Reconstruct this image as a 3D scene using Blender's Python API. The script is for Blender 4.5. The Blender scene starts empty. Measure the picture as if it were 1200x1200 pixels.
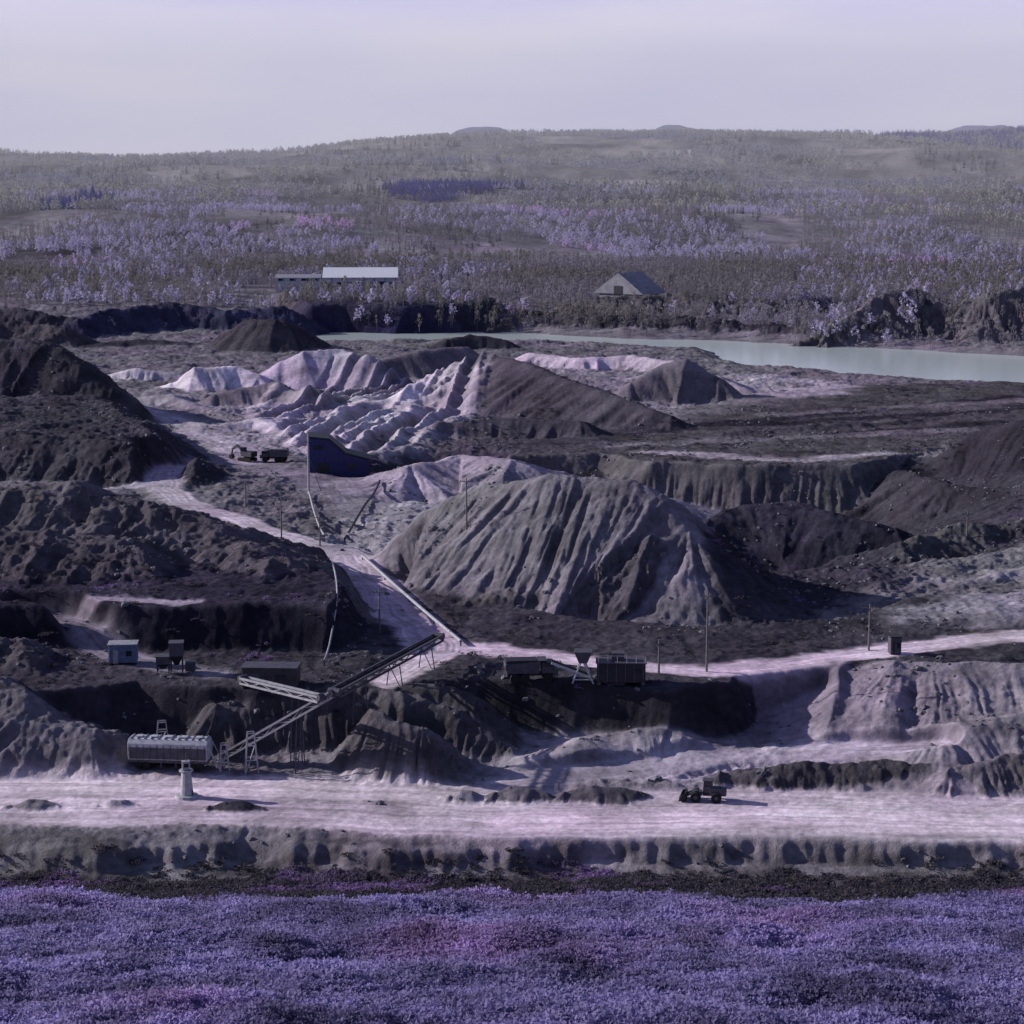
import bpy, math, time
import numpy as np
from mathutils import Vector, Matrix
T0=time.time()
rng=np.random.default_rng(11)
scene=bpy.context.scene
scene.view_settings.view_transform='Standard'
scene.view_settings.look='None'
scene.view_settings.exposure=0
# ------------------------------------------------------------------ camera
CAM_H=80.0; FOV=math.radians(28); PITCH=math.radians(9.8)
FPX=600/math.tan(FOV/2)
cd=bpy.data.cameras.new("camera"); cam=bpy.data.objects.new("camera",cd)
scene.collection.objects.link(cam); scene.camera=cam
cam.location=(0,0,CAM_H); cam.rotation_euler=(math.pi/2-PITCH,0,0)
cd.sensor_width=36; cd.angle=FOV; cd.clip_end=40000; cd.clip_start=1
# survey helpers: bearings measured in the photograph -> world metres
def ray(px,py):
    xc=(px-600)/FPX; yc=(600-py)/FPX
    return np.array([xc, math.cos(PITCH)+yc*math.sin(PITCH), -math.sin(PITCH)+yc*math.cos(PITCH)])
def SZ(px,py,z):
    r=ray(px,py); t=(CAM_H-z)/(-r[2]); return np.array([r[0]*t,r[1]*t,z])
def SD(px,py,d):
    r=ray(px,py); t=d/r[1]; return np.array([r[0]*t,d,CAM_H+r[2]*t])
# ------------------------------------------------------------------ noise
PT=rng.permutation(1024); PT2=np.concatenate([PT,PT])
ga=rng.uniform(0,2*np.pi,1024); GX=np.cos(ga); GY=np.sin(ga)
def pn(x,y):
    xi=np.floor(x).astype(np.int64); yi=np.floor(y).astype(np.int64)
    xf=x-xi; yf=y-yi
    u=xf*xf*xf*(xf*(xf*6-15)+10); v=yf*yf*yf*(yf*(yf*6-15)+10)
    a0=PT[xi&1023]; a1=PT[(xi+1)&1023]; y0=yi&1023; y1=(yi+1)&1023
    i00=PT2[a0+y0]; i10=PT2[a1+y0]; i01=PT2[a0+y1]; i11=PT2[a1+y1]
    n00=GX[i00]*xf+GY[i00]*yf; n10=GX[i10]*(xf-1)+GY[i10]*yf
    n01=GX[i01]*xf+GY[i01]*(yf-1); n11=GX[i11]*(xf-1)+GY[i11]*(yf-1)
    a=n00+u*(n10-n00); b=n01+u*(n11-n01)
    return (a+v*(b-a))*1.45
def fbm(x,y,o,g=0.5):
    s=0;a=1
    for i in range(o):
        s=s+a*pn(x+17.3*i,y-9.1*i); x=x*2.03; y=y*2.03; a*=g
    return s
def ss(a,b,x):
    t=np.clip((x-a)/(b-a),0,1); return t*t*(3-2*t)
# ------------------------------------------------------------------ soil colours
SAND=(.45,.40,.47); PALE=(.68,.62,.70); MID=(.27,.25,.29); GREY=(.17,.16,.182); DARK=(.06,.056,.07)
ROAD=(.72,.61,.69); BRUSH=(.12,.10,.20); FOREST=(.12,.112,.118)
SKY=[(-900,182),(0,181),(200,181),(300,178),(380,174),(440,165),(520,158),(600,154),(700,153),(850,153),(960,156),(1060,158),(1120,154),(1200,154),(2200,160)]
SKX=np.array([(p[0]-600)/FPX*5000 for p in SKY]); SKZ=np.array([SD(p[0],p[1],5000)[2]-9 for p in SKY])

class Terr:
    def __init__(s,X,Y,colors=True):
        s.X=X.ravel(); s.Y=Y.ravel(); s.n=len(s.X)
        X=s.X;Y=s.Y
        s.wx=X+.9*pn(X/9,Y/9)+ss(400,700,Y)*2.0*pn(X/31+5,Y/31)+1.6*ss(240,330,Y)*pn(X/24+9,Y/24)+.22*pn(X/3.1,Y/3.1)
        s.wy=Y+.9*pn(X/9+50,Y/9)+ss(400,700,Y)*2.0*pn(X/31+55,Y/31)+1.6*ss(240,330,Y)*pn(X/24+59,Y/24)+.22*pn(X/3.1+20,Y/3.1)
        P=[(0,63),(60,44),(125,24.5),(190,8),(200,4.6),(212,.8),(219,-1.2),(225,-2.6),(229,-3.2),(232,-2.6),(234,-.9),(237,0),(262,0.2),(275,1.5),(300,5),(330,6),(450,6),(560,4),(700,3),(850,2),(960,3),(1010,7),(1200,8),(1500,10),(2000,22),(3000,48),(5000,48)]
        s.h=np.interp(s.Y+3.0*fbm(X/21,Y/40,3,.6)+.5*pn(X/1.5,9+Y/3),[p[0] for p in P],[p[1] for p in P])
        s.col=np.empty((s.n,3)); s.col[:]=GREY
        s.rough=np.ones(s.n)
    def near(s,P,m):
        lo=P[:,:2].min(0)-m; hi=P[:,:2].max(0)+m
        return np.nonzero((s.X>lo[0])&(s.X<hi[0])&(s.Y>lo[1])&(s.Y<hi[1]))[0]
    def dist(s,I,P,closed=False,warp=1.0):
        x=s.X[I]+(s.wx[I]-s.X[I])*warp; y=s.Y[I]+(s.wy[I]-s.Y[I])*warp
        n=len(P); best=np.full(len(I),1e18); sp=np.zeros(len(I)); zz=np.zeros(len(I)); cx=np.zeros(len(I)); cy=np.zeros(len(I))
        ins=np.zeros(len(I),bool); acc=0
        for k in range(n if closed else n-1):
            a=P[k]; b=P[(k+1)%n]; dx,dy=b[0]-a[0],b[1]-a[1]; L=math.hypot(dx,dy)+1e-9
            t=np.clip(((x-a[0])*dx+(y-a[1])*dy)/(L*L),0,1)
            qx=a[0]+t*dx; qy=a[1]+t*dy; d2=(x-qx)**2+(y-qy)**2
            w=d2<best
            best=np.where(w,d2,best); sp=np.where(w,acc+t*L,sp); zz=np.where(w,a[2]+t*(b[2]-a[2]),zz)
            cx=np.where(w,qx,cx); cy=np.where(w,qy,cy); acc+=L
            if closed:
                c=((a[1]>y)!=(b[1]>y))
                with np.errstate(all='ignore'):
                    ins^= c&(x<(b[0]-a[0])*(y-a[1])/((b[1]-a[1])+1e-12)+a[0])
        d=np.sqrt(best)
        ang=np.arctan2(y-cy,x-cx)
        return d,sp+7*ang,zz,ins
    def comb(s,I,cand,col,mode,k,rough):
        h=s.h[I]; df=(cand-h) if mode>0 else (h-cand)
        w=np.clip(0.5+0.5*df/k,0,1)
        new=h*(1-w)+cand*w+ (k*w*(1-w))*(1 if mode>0 else -1)
        s.h[I]=new
        if col is not None:
            w3=ss(0.35,0.8,w)[:,None]
            s.col[I]=s.col[I]*(1-w3)+np.array(col)*w3
        s.rough[I]=s.rough[I]*(1-w)+rough*w
    def rill(s,d,sp,A,wl):
        r1=1-np.abs(pn(sp/wl,d/(wl*9)))*2.2
        r2=1-np.abs(pn(sp/(wl*.42)+31,d/(wl*5)))*2.2
        r3=1-np.abs(pn(sp/(wl*.19)+77,d/(wl*2.5)))*2.2
        return A*(r1*.62+r2*.33+r3*.18)*ss(0.5,wl*1.5,d)*(.6+.8*np.abs(pn(sp/(wl*3.3)+5,d/40)))
    def ridge(s,pts,slope,col=None,A=.8,wl=5,r=1.5,k=1.0,rough=.6,warp=1.0):
        P=np.array([SD(*p) for p in pts])
        I=s.near(P,45/slope)
        if len(I)==0:return
        d,sp,z,_=s.dist(I,P,warp=warp)
        sl=slope*(1+.12*pn(sp/18,z*0+3))
        cand=z-sl*(np.sqrt(d*d+r*r)-r)-s.rill(d,sp,A,wl)+.5*pn(sp/6,z*0)
        s.comb(I,cand,col,1,k,rough)
    def plateau(s,pts,z,slope,col=None,wall=None,A=.8,wl=4,k=.8,rough=.5,mode=1):
        P=np.array([SZ(p[0],p[1],z) if len(p)==2 else SZ(*p) for p in pts])
        I=s.near(P,40/slope)
        if len(I)==0:return
        d,sp,zz,ins=s.dist(I,P,True)
        do=np.where(ins,0,d)
        cand=z-mode*(slope*do-0)-mode*s.rill(do,sp,A,wl)*(~ins)
        if mode<0: cand=z+slope*do
        s.comb(I,cand,wall,mode,k,rough)
        if col is not None:
            ww=ss(-0.5,1.5,np.where(ins,d,-d))[:,None]
            s.col[I]=s.col[I]*(1-ww)+np.array(col)*ww
    def road(s,pts,w,col=ROAD,flat=1.0,soft=1.5,fall=2.2):
        P=np.array([SZ(*p) for p in pts])
        I=s.near(P,w*4)
        if len(I)==0:return
        d,sp,z,_=s.dist(I,P)
        m=(1-ss(w,w*fall,d))*flat
        s.h[I]=s.h[I]*(1-m)+z*m
        s.rough[I]=s.rough[I]*(1-m)+.06*m
        m2=(1-ss(w-soft*.4,w+soft,d+.9*fbm(s.X[I]/4,s.Y[I]/2.3,2)))[:,None]
        s.col[I]=s.col[I]*(1-m2)+np.array(col)*m2
        if flat>.4:
            tr=.86+.26*pn(sp/40,d/.8)+.20*pn(sp/12+9,d/.35)
            s.col[I]*=(1+(tr-1)*m2[:,0])[:,None]
            s.h[I]-=m2[:,0]*.12*np.maximum(0,pn(sp/60,d/.7))
    def paint(s,pts,z,col,soft=4,amt=1.0,hmax=1e9):
        P=np.array([SZ(p[0],p[1],z) for p in pts])
        I=s.near(P,soft*3)
        if len(I)==0:return
        d,sp,zz,ins=s.dist(I,P,True)
        sd=np.where(ins,d,-d)+soft*.9*fbm(s.X[I]/(soft*1.6),s.Y[I]/(soft*1.6),3)
        w=(ss(-soft,soft,sd)*amt*(1-ss(hmax-1,hmax+1,s.h[I])))[:,None]
        s.col[I]=s.col[I]*(1-w)+np.array(col)*w

def build(X,Y):
    s=Terr(X,Y); Xf=s.X; Yf=s.Y
    # ---- far country: hills up to the skyline
    crest=np.interp(Xf,SKX,SKZ)
    t=ss(2300,5000,Yf)*(1-.35*ss(5000,6500,Yf))
    s.h=s.h*(1-t)+crest*t
    far=ss(1050,1900,Yf)
    I=np.nonzero(Yf>1000)[0]
    if len(I):
        s.h[I]+=far[I]*(1-ss(4200,5000,Yf[I])*.85)*(18*fbm(Xf[I]/700,Yf[I]/520,3)+2.5*fbm(Xf[I]/90,Yf[I]/90,2))
    I=np.nonzero(Yf>5600)[0]
    if len(I):
        for px,py,wd in ((565,149,230),(788,147,210),(1152,147,270)):
            c=SD(px,py,7600); g=np.exp(-np.abs((Xf[I]-c[0])/wd)**2.4)*ss(6300,7500,Yf[I])*(1-ss(7700,8800,Yf[I]))
            s.h[I]=np.maximum(s.h[I],g*(c[2]+12*pn(Xf[I]/80,Yf[I]/200)))
    # ---- brush slope and cut edge of the near bench
    edge=ss(0,1,(237.5-Yf+2*pn(Xf/18,Yf/9))/2)*(1-ss(0,1,(230-Yf+3*pn(Xf/10,Yf/10))/2))
    m=ss(0,1,(237-Yf)/3)[:,None]; s.col=s.col*(1-m)+np.array((.075,.068,.075))*m
    ee=(edge*(.25+.75*ss(-.35,.35,fbm(Xf/9,Yf/3,3))))[:,None]
    s.col=s.col*(1-ee)+np.array((.215,.20,.22))*ee
    m=(1-ss(206,214,Yf+4*pn(Xf/9,Yf/9)))[:,None]; s.col=s.col*(1-m)+np.array(BRUSH)*m
    I=np.nonzero(Yf<300)[0]
    if len(I): s.h[I]+= (1-ss(190,212,Yf[I]))*1.3*fbm(Xf[I]/16,Yf[I]/16,3)
    # ---- valley right of the big mound
    s.plateau([(870,700),(1000,690),(1045,650),(1045,606),(930,598),(700,600),(560,600),(520,620),(700,640),(820,690)],-6,.35,mode=-1,A=0,rough=.6,wall=(.05,.048,.062))  # dark colour deepens the mound's shadow over the valley
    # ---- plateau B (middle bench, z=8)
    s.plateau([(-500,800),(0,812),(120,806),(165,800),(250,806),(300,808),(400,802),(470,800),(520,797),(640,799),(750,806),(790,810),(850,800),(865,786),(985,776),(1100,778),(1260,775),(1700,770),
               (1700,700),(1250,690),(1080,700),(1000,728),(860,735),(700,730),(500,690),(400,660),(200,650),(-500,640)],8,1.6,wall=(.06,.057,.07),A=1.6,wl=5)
    # lower right fluted slope and fin
    s.ridge([(872,790,285),(925,783,287),(985,778,288),(981,808,280),(974,842,273),(968,870,268)],.95,(.22,.205,.235),A=1.0,wl=2.0,rough=.2,warp=.4,r=.6)
    s.ridge([(1050,778,286),(1130,782,284),(1230,780,284),(1400,780,284)],.33,(.24,.22,.25),A=.8,wl=5,rough=.45)
    s.ridge([(1110,850,266),(1170,842,268),(1260,845,267)],.36,(.24,.22,.25),A=.8,wl=5,rough=.45)
    s.ridge([(700,864,269),(745,853,270),(790,856,270),(805,866,268)],.5,(.25,.23,.265),A=.4,wl=3,rough=.3)
    s.ridge([(640,885,262),(690,868,266)],.3,MID,A=.2,wl=4,rough=.3)
    # lumpy front cliff centre/left
    s.ridge([(255,828,272),(330,808,275),(420,806,275),(480,815,272),(560,850,269),(600,880,266)],1.1,(.11,.103,.115),A=1.6,wl=3.4,rough=1.0)
    s.ridge([(440,838,264),(470,850,262),(500,856,261)],1.2,(.13,.122,.135),A=1.2,wl=2.4,rough=1)
    s.ridge([(470,806,275),(520,806,275),(560,825,272)],1.0,(.085,.08,.09),A=1.5,wl=3.4)
    s.ridge([(-120,790,276),(0,800,274),(60,835,268),(110,860,265)],.5,GREY,A=1.2,wl=5,rough=1.2)
    s.ridge([(-60,750,290),(20,752,290),(40,790,282)],.55,(.12,.113,.125),A=1,wl=5,rough=1.1)
    # ---- plateau C (upper left bench)
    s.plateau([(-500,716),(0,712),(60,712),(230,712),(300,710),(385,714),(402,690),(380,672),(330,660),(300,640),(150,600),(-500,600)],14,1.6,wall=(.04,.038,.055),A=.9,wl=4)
    s.ridge([(-200,575,350),(0,575,350),(90,572,348),(170,590,345),(250,622,338),(320,655,326)],.34,(.115,.11,.12),A=1.2,wl=6,rough=1.1,warp=.7)
    s.ridge([(-60,632,330),(60,626,330),(150,638,328)],.36,(.09,.085,.095),A=1,wl=5,rough=1.1,warp=.7)
    s.ridge([(250,640,336),(300,640,335),(338,664,328)],.65,(.06,.057,.07),A=1,wl=5,rough=.7)
    # ---- left far dark ridges
    s.ridge([(-260,397,620),(-60,397,620),(0,398,612),(62,404,608),(92,430,600),(126,456,592)],.66,(.06,.057,.07),A=1.6,wl=9,rough=.9,r=3)
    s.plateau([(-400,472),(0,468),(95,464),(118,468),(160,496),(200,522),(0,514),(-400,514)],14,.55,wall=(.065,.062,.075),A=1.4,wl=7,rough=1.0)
    s.ridge([(150,490,530),(205,520,515),(235,543,500)],.5,(.06,.057,.07),A=1.2,wl=6,rough=.8)
    s.ridge([(-80,516,500),(60,524,495),(120,547,480)],.36,(.085,.08,.095),A=1.2,wl=7,rough=1.0)
    # ---- terrace T
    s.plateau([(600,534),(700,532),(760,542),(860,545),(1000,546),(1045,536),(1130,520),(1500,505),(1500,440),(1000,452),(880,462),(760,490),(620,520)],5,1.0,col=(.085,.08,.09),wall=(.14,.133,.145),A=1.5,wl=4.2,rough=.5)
    s.ridge([(1130,518,515),(1165,500,512),(1215,488,505),(1400,482,500)],.75,(.045,.042,.055),A=1.2,wl=6)
    s.ridge([(1060,553,500),(1110,568,480),(1180,580,470),(1300,585,470)],.6,(.055,.05,.065),A=1.2,wl=6)
    for a,b,c in (((640,517,5),(1190,466,5),(.035,.033,.045)),((800,522,5),(1180,496,5),(.04,.038,.05)),((860,500,5),(1250,478,5),(.035,.033,.045)),((700,524,5),(1130,505,5),(.16,.15,.17)),((900,487,5),(1200,470,5),(.15,.14,.16))):
        s.road([a,b],3.0,c,flat=0,soft=3)
    s.road([(760,530,5.2),(940,539,5.2),(1035,532,5.2)],2.6,(.34,.31,.35),flat=.2,soft=3)
    s.ridge([(850,509,556),(1000,498,575),(1140,486,600)],.6,(.08,.075,.09),A=.6,wl=5)
    s.ridge([(620,519,560),(760,508,580),(960,483,630),(1180,462,680)],.5,(.05,.047,.06),A=.5,wl=5)
    s.ridge([(1020,450,760),(1100,452,745),(1200,458,735),(1400,462,730)],.6,(.05,.047,.06),A=.8,wl=6)
    # ---- spoil heaps of the far quarry
    far=[([(262,392,860),(290,372,850),(325,364,845),(352,384,850)],.70,(.06,.056,.07),1.5),
         ([(330,424,700),(355,412,700),(402,409,705),(432,424,690)],.60,(.36,.33,.41),.4),
         ([(205,448,690),(228,431,690),(275,430,695),(300,440,690)],.5,PALE,1.0),
         ([(430,428,720),(490,411,730),(548,406,740)],.75,(.05,.047,.06),1.0),
         ([(525,398,840),(550,392,850),(590,398,850)],.5,(.05,.047,.06),.8),
         ([(400,485,600),(450,466,630),(520,450,650),(560,432,650)],.45,SAND,1.3),
         ([(560,420,655),(575,416,650),(620,426,630),(670,446,610),(730,466,590),(785,488,575)],.50,(.06,.057,.07),1.3),
         ([(500,505,560),(560,492,565),(620,490,565),(680,495,560)],.5,(.055,.052,.065),1.2),
         ([(620,414,780),(680,420,760),(740,417,760),(790,424,740)],.48,SAND,2.2),
         ([(740,448,650),(775,428,655),(805,420,655),(842,444,650)],.76,(.07,.066,.08),1.3),
         ([(838,440,680),(880,460,660),(905,468,650)],.4,MID,1.0),
         ([(120,440,720),(160,432,720),(210,438,720)],.4,SAND,2.4),
         ([(130,470,640),(200,462,640),(240,480,620)],.35,MID,2.0),
         ([(255,462,640),(320,448,645),(370,462,630)],.5,(.07,.066,.08),1.3),
         ([(240,500,570),(300,492,580),(350,510,560)],.3,SAND,1.6),
         ([(100,405,850),(160,398,860),(230,402,860)],.4,(.06,.056,.07),1.2),
         ([(480,547,470),(540,535,483),(600,540,470)],.3,(.27,.25,.29),1.2)]
    for pts,sl,c,A in far: s.ridge(pts,sl,c,A=A,wl=5,rough=.3,warp=.35)
    s.paint([(130,460),(400,425),(640,415),(860,440),(960,468),(620,525),(560,540),(300,540),(240,520),(150,490)],4,SAND,soft=8,amt=.25)
    s.paint([(850,436),(1000,450),(990,470),(900,474),(850,460)],3,SAND,soft=6,amt=.6)
    s.paint([(300,470),(420,450),(520,455),(560,465),(540,490),(440,530),(350,530),(300,500)],6,PALE,soft=6,amt=.65)
    s.paint([(585,435),(680,455),(800,492),(690,522),(500,528),(540,500),(575,470)],6,(.065,.06,.075),soft=5,amt=.9)  # shade of the spoil heaps painted into the ground colour
    I=np.nonzero((Yf>500)&(Yf<800)&(Xf<45)&(Xf>-150))[0]
    if len(I):
        x=Xf[I]+.3*(s.wx[I]-Xf[I]);y=Yf[I]+.3*(s.wy[I]-Yf[I])
        c=SZ(640,400,4); ang=np.arctan2(x-c[0],-(y-c[1])+1); rr=np.hypot(x-c[0],y-c[1])
        P=np.array([SZ(a,b,5) for a,b in [(290,480),(400,445),(520,448),(580,462),(560,500),(480,532),(350,532)]])
        d,_,_,ins=s.dist(I,P,True); w=ss(-4,8,np.where(ins,d,-d))
        f=1-np.abs(pn(ang*36+.3*pn(x/30,y/30),rr/160))*2.4
        s.h[I]+=w*(2.3*f)
        cc=(w*ss(.1,.9,1-f)*.4)[:,None]; s.col[I]=s.col[I]*(1-cc)+np.array((.09,.085,.10))*cc
    # ---- big central mound
    s.ridge([(455,640,365),(500,600,368),(560,572,362),(640,560,352),(740,566,346),(785,590,342),(808,625,337)],.68,(.20,.188,.215),A=1.4,wl=3.6,r=2.0,rough=.6,k=2,warp=.6)
    s.ridge([(560,690,335),(620,662,336),(700,646,338),(770,655,334)],.66,(.15,.142,.155),A=1.9,wl=3.2,rough=1.2)
    s.ridge([(545,705,328),(580,697,330),(640,695,329),(720,700,327)],.85,(.12,.113,.12),A=1.6,wl=2.6,rough=1.2)
    s.ridge([(765,635,335),(808,650,334),(835,690,327)],.74,(.085,.08,.095),A=1.2,wl=3,rough=.9)
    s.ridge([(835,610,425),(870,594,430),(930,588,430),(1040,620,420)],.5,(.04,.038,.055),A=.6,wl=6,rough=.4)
    s.ridge([(830,735,318),(880,727,318),(890,735,316)],1.0,(.06,.057,.07),A=.6,wl=4)
    s.ridge([(900,738,325),(980,730,328),(1060,737,325),(1120,724,330)],.5,(.07,.066,.08),A=.9,wl=4)
    s.ridge([(1060,640,395),(1130,620,405),(1230,615,410)],.4,(.10,.095,.105),A=1.3,wl=5,rough=1.1)
    s.ridge([(1120,690,350),(1170,668,360),(1260,660,365)],.35,MID,A=1,wl=5,rough=.6)
    s.paint([(1060,720),(1130,690),(1300,685),(1300,730),(1050,735)],8,MID,soft=4)
    s.paint([(800,610),(1050,605),(1060,690),(990,715),(850,728),(825,690)],6,(.04,.038,.055),soft=4,amt=.88)  # mound's cast shadow painted dark into the valley colour
    s.paint([(812,615),(960,610),(960,700),(850,735),(838,680)],13,(.05,.047,.062),soft=2.5,amt=.85)  # shaded right flank of the mound painted dark
    # ---- lake basin, far cliffs, far heaps
    LK=[(365,394),(420,391),(540,393),(640,399),(720,404),(830,406),(1000,414),(1200,426),(1600,440),(1600,480),(1200,463),(1000,447),(905,438),(870,430),(845,418),(700,410),(600,408),(520,405),(440,408),(375,408)]
    s.plateau(LK,-2,.30,mode=-1,A=0,rough=.3)
    s.plateau([(365,358),(410,357),(470,359),(560,357),(575,350),(560,342),(330,342),(340,352)],12,1.1,wall=(.03,.03,.07),A=1.5,wl=9,rough=.8)  # navy wall colour paints in the shade on the cliff face
    s.ridge([(-200,366,940),(-60,360,950),(30,366,930),(90,372,930)],.45,(.07,.066,.08),A=3,wl=11,rough=1.6)
    s.ridge([(90,378,900),(150,362,930),(210,358,950),(262,364,940),(330,360,950)],.5,(.05,.05,.09),A=3,wl=11,rough=1.6)
    s.ridge([(-100,385,860),(20,380,870),(80,388,860)],.45,(.075,.07,.08),A=2.5,wl=11,rough=1.6)
    s.ridge([(965,390,885),(1000,368,900),(1040,346,915),(1080,342,925),(1120,360,910),(1160,350,900),(1210,338,915),(1330,345,920)],.5,(.135,.127,.14),A=6,wl=8,rough=2.0)
    s.ridge([(690,352,1000),(800,345,1010),(900,352,1000),(980,350,1010)],.3,(.08,.075,.08),A=2,wl=11,rough=1.5)
    s.ridge([(580,376,960),(620,366,970),(680,373,955),(740,370,945),(860,378,925),(960,386,905)],.5,(.06,.056,.07),A=2.5,wl=8,rough=1.6)
    # ---- colour of the far country
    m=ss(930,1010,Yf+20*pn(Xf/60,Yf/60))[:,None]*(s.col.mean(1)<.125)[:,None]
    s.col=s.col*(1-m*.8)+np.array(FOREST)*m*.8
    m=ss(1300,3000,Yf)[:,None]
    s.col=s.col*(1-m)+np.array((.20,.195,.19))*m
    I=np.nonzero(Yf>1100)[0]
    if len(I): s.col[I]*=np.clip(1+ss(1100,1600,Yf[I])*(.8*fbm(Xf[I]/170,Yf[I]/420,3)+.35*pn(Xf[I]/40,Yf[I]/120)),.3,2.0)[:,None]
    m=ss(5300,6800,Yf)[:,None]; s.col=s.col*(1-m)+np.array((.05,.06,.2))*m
    # ---- roads and work floors
    s.road([(-700,945,0),(0,940,0),(300,940,0),(600,955,0),(900,950,0),(1200,960,0),(1900,975,0)],8.5,(.62,.54,.60),flat=.85,soft=3,fall=1.2)
    s.road([(-300,925,.1),(200,918,.1),(420,925,.1),(600,935,.1)],3.0,(.72,.64,.69),flat=.5,soft=3)
    s.road([(600,962,0),(900,958,0),(1250,970,0)],2.6,(.82,.69,.78),flat=.5,soft=2)
    s.road([(600,915,.3),(720,905,.5),(850,885,1),(1000,880,1.5),(1090,884,1.5)],2.6,(.50,.45,.52),flat=.7,soft=3,fall=1.5)
    s.paint([(610,870),(720,862),(830,880),(1000,880),(1000,895),(800,912),(620,915)],1,(.38,.34,.40),soft=2,hmax=2.5)
    s.road([(1900,705,9),(1200,742,8.5),(1080,757,8),(1000,768,8),(900,781,8),(830,788,8),(740,781,8),(650,770,8),(580,764,8),(520,762,8),(478,782,8),(455,798,8)],2.6,ROAD,flat=.95)
    s.road([(510,764,8),(488,740,8),(455,700,8),(425,668,8),(395,645,8),(330,628,8),(270,607,7.5),(215,588,7),(190,572,7),(198,552,6.5),(240,545,6)],3.6,(.52,.455,.52),flat=.95)
    s.road([(190,566,7),(130,570,7),(60,580,7)],2.5,SAND,flat=.3)
    s.road([(430,640,8),(450,600,8),(500,565,7),(560,545,6)],7,(.33,.30,.35),flat=0,soft=8)
    s.road([(-400,702,14),(0,703,14),(120,702,14),(225,706,14)],1.2,SAND,flat=.7)
    s.road([(240,545,6),(300,545,5.5),(380,560,6),(430,600,7)],5,MID,flat=.7,soft=4)
    s.road([(130,465,5),(200,490,5),(270,520,5.5),(300,540,5.5)],4,SAND,flat=.6,soft=4)
    s.road([(-300,742,8.5),(60,742,8.5),(150,772,8.3),(260,790,8.2)],2,MID,flat=.6,soft=2)
    # ---- banks and heaps along the near road
    s.ridge([(850,906,256.5),(930,897,257.5),(1050,899,257),(1170,902,256)],.6,(.09,.085,.095),A=.5,wl=2.4,rough=1.1,k=.4,r=.8)
    s.ridge([(1110,905,255),(1180,888,257),(1280,882,257)],.65,(.17,.16,.175),A=.9,wl=2.6,rough=1.1,k=.4)
    for a,b,dd,y1,c in ((530,565,250,927,MID),(580,640,250,924,(.13,.122,.14)),(660,750,250,924,(.12,.113,.13)),(250,305,246,940,DARK),(10,70,247,937,(.18,.17,.19)),(120,160,247,940,MID)):
        s.ridge([(a,y1+6,dd),((a*2+b)/3,y1,dd),((a+b*2)/3,y1+1,dd),(b,y1+7,dd)],.42,c,A=.3,wl=1.6,rough=.5,k=.3,r=.5)
    # ---- surface roughness
    N=np.nonzero((Yf>205)&(Yf<1100))[0]
    x=Xf[N];y=Yf[N]; r=s.rough[N]*(1-.6*edge[N])
    n=fbm(x/14,y/14,3)*.8
    rid=(1-np.abs(pn(x/5+.5*n,y/5))*2)*.35+(1-np.abs(pn(x/2.1+7,y/2.1+.4*n))*2)*.30+(1-np.abs(pn(x/11+9,y/11+.4*n))*2)*.45
    s.h[N]+=r*(n+rid)*ss(205,300,y)*ss(0,1,y/300)
    s.h[N]+=.14*fbm(x/1.1,y/1.1,2)*(.06+r)
    v=1+.25*fbm(Xf/16,Yf/16,3)+.15*pn(Xf/3,Yf/3)+.2*pn(Xf/30,Yf/2.5)
    s.col*=np.clip(v,.45,1.6)[:,None]
    s.col=np.minimum(s.col,.85)
    return s
# ------------------------------------------------------------------ materials
def newmat(name):
    m=bpy.data.materials.new(name); m.use_nodes=True; nt=m.node_tree
    b=nt.nodes['Principled BSDF']; b.inputs['Roughness'].default_value=.9
    b.inputs['Specular IOR Level'].default_value=.1
    return m,nt,b
def paintmat(name,col,rough=.6,metal=0,var=.35,sc=1.5):
    m,nt,b=newmat(name); N=nt.nodes; L=nt.links
    tc=N.new('ShaderNodeTexCoord'); n=N.new('ShaderNodeTexNoise'); n.inputs['Scale'].default_value=sc; n.inputs['Detail'].default_value=6
    L.new(tc.outputs['Object'],n.inputs['Vector'])
    r=N.new('ShaderNodeValToRGB'); r.color_ramp.elements[0].position=.3; r.color_ramp.elements[1].position=.75
    r.color_ramp.elements[0].color=(*[c*(1-var) for c in col],1); r.color_ramp.elements[1].color=(*[min(1,c*(1+var*.5)) for c in col],1)
    L.new(n.outputs['Fac'],r.inputs[0]); L.new(r.outputs[0],b.inputs['Base Color'])
    b.inputs['Roughness'].default_value=rough; b.inputs['Metallic'].default_value=metal; b.inputs['Specular IOR Level'].default_value=.3
    return m
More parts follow.
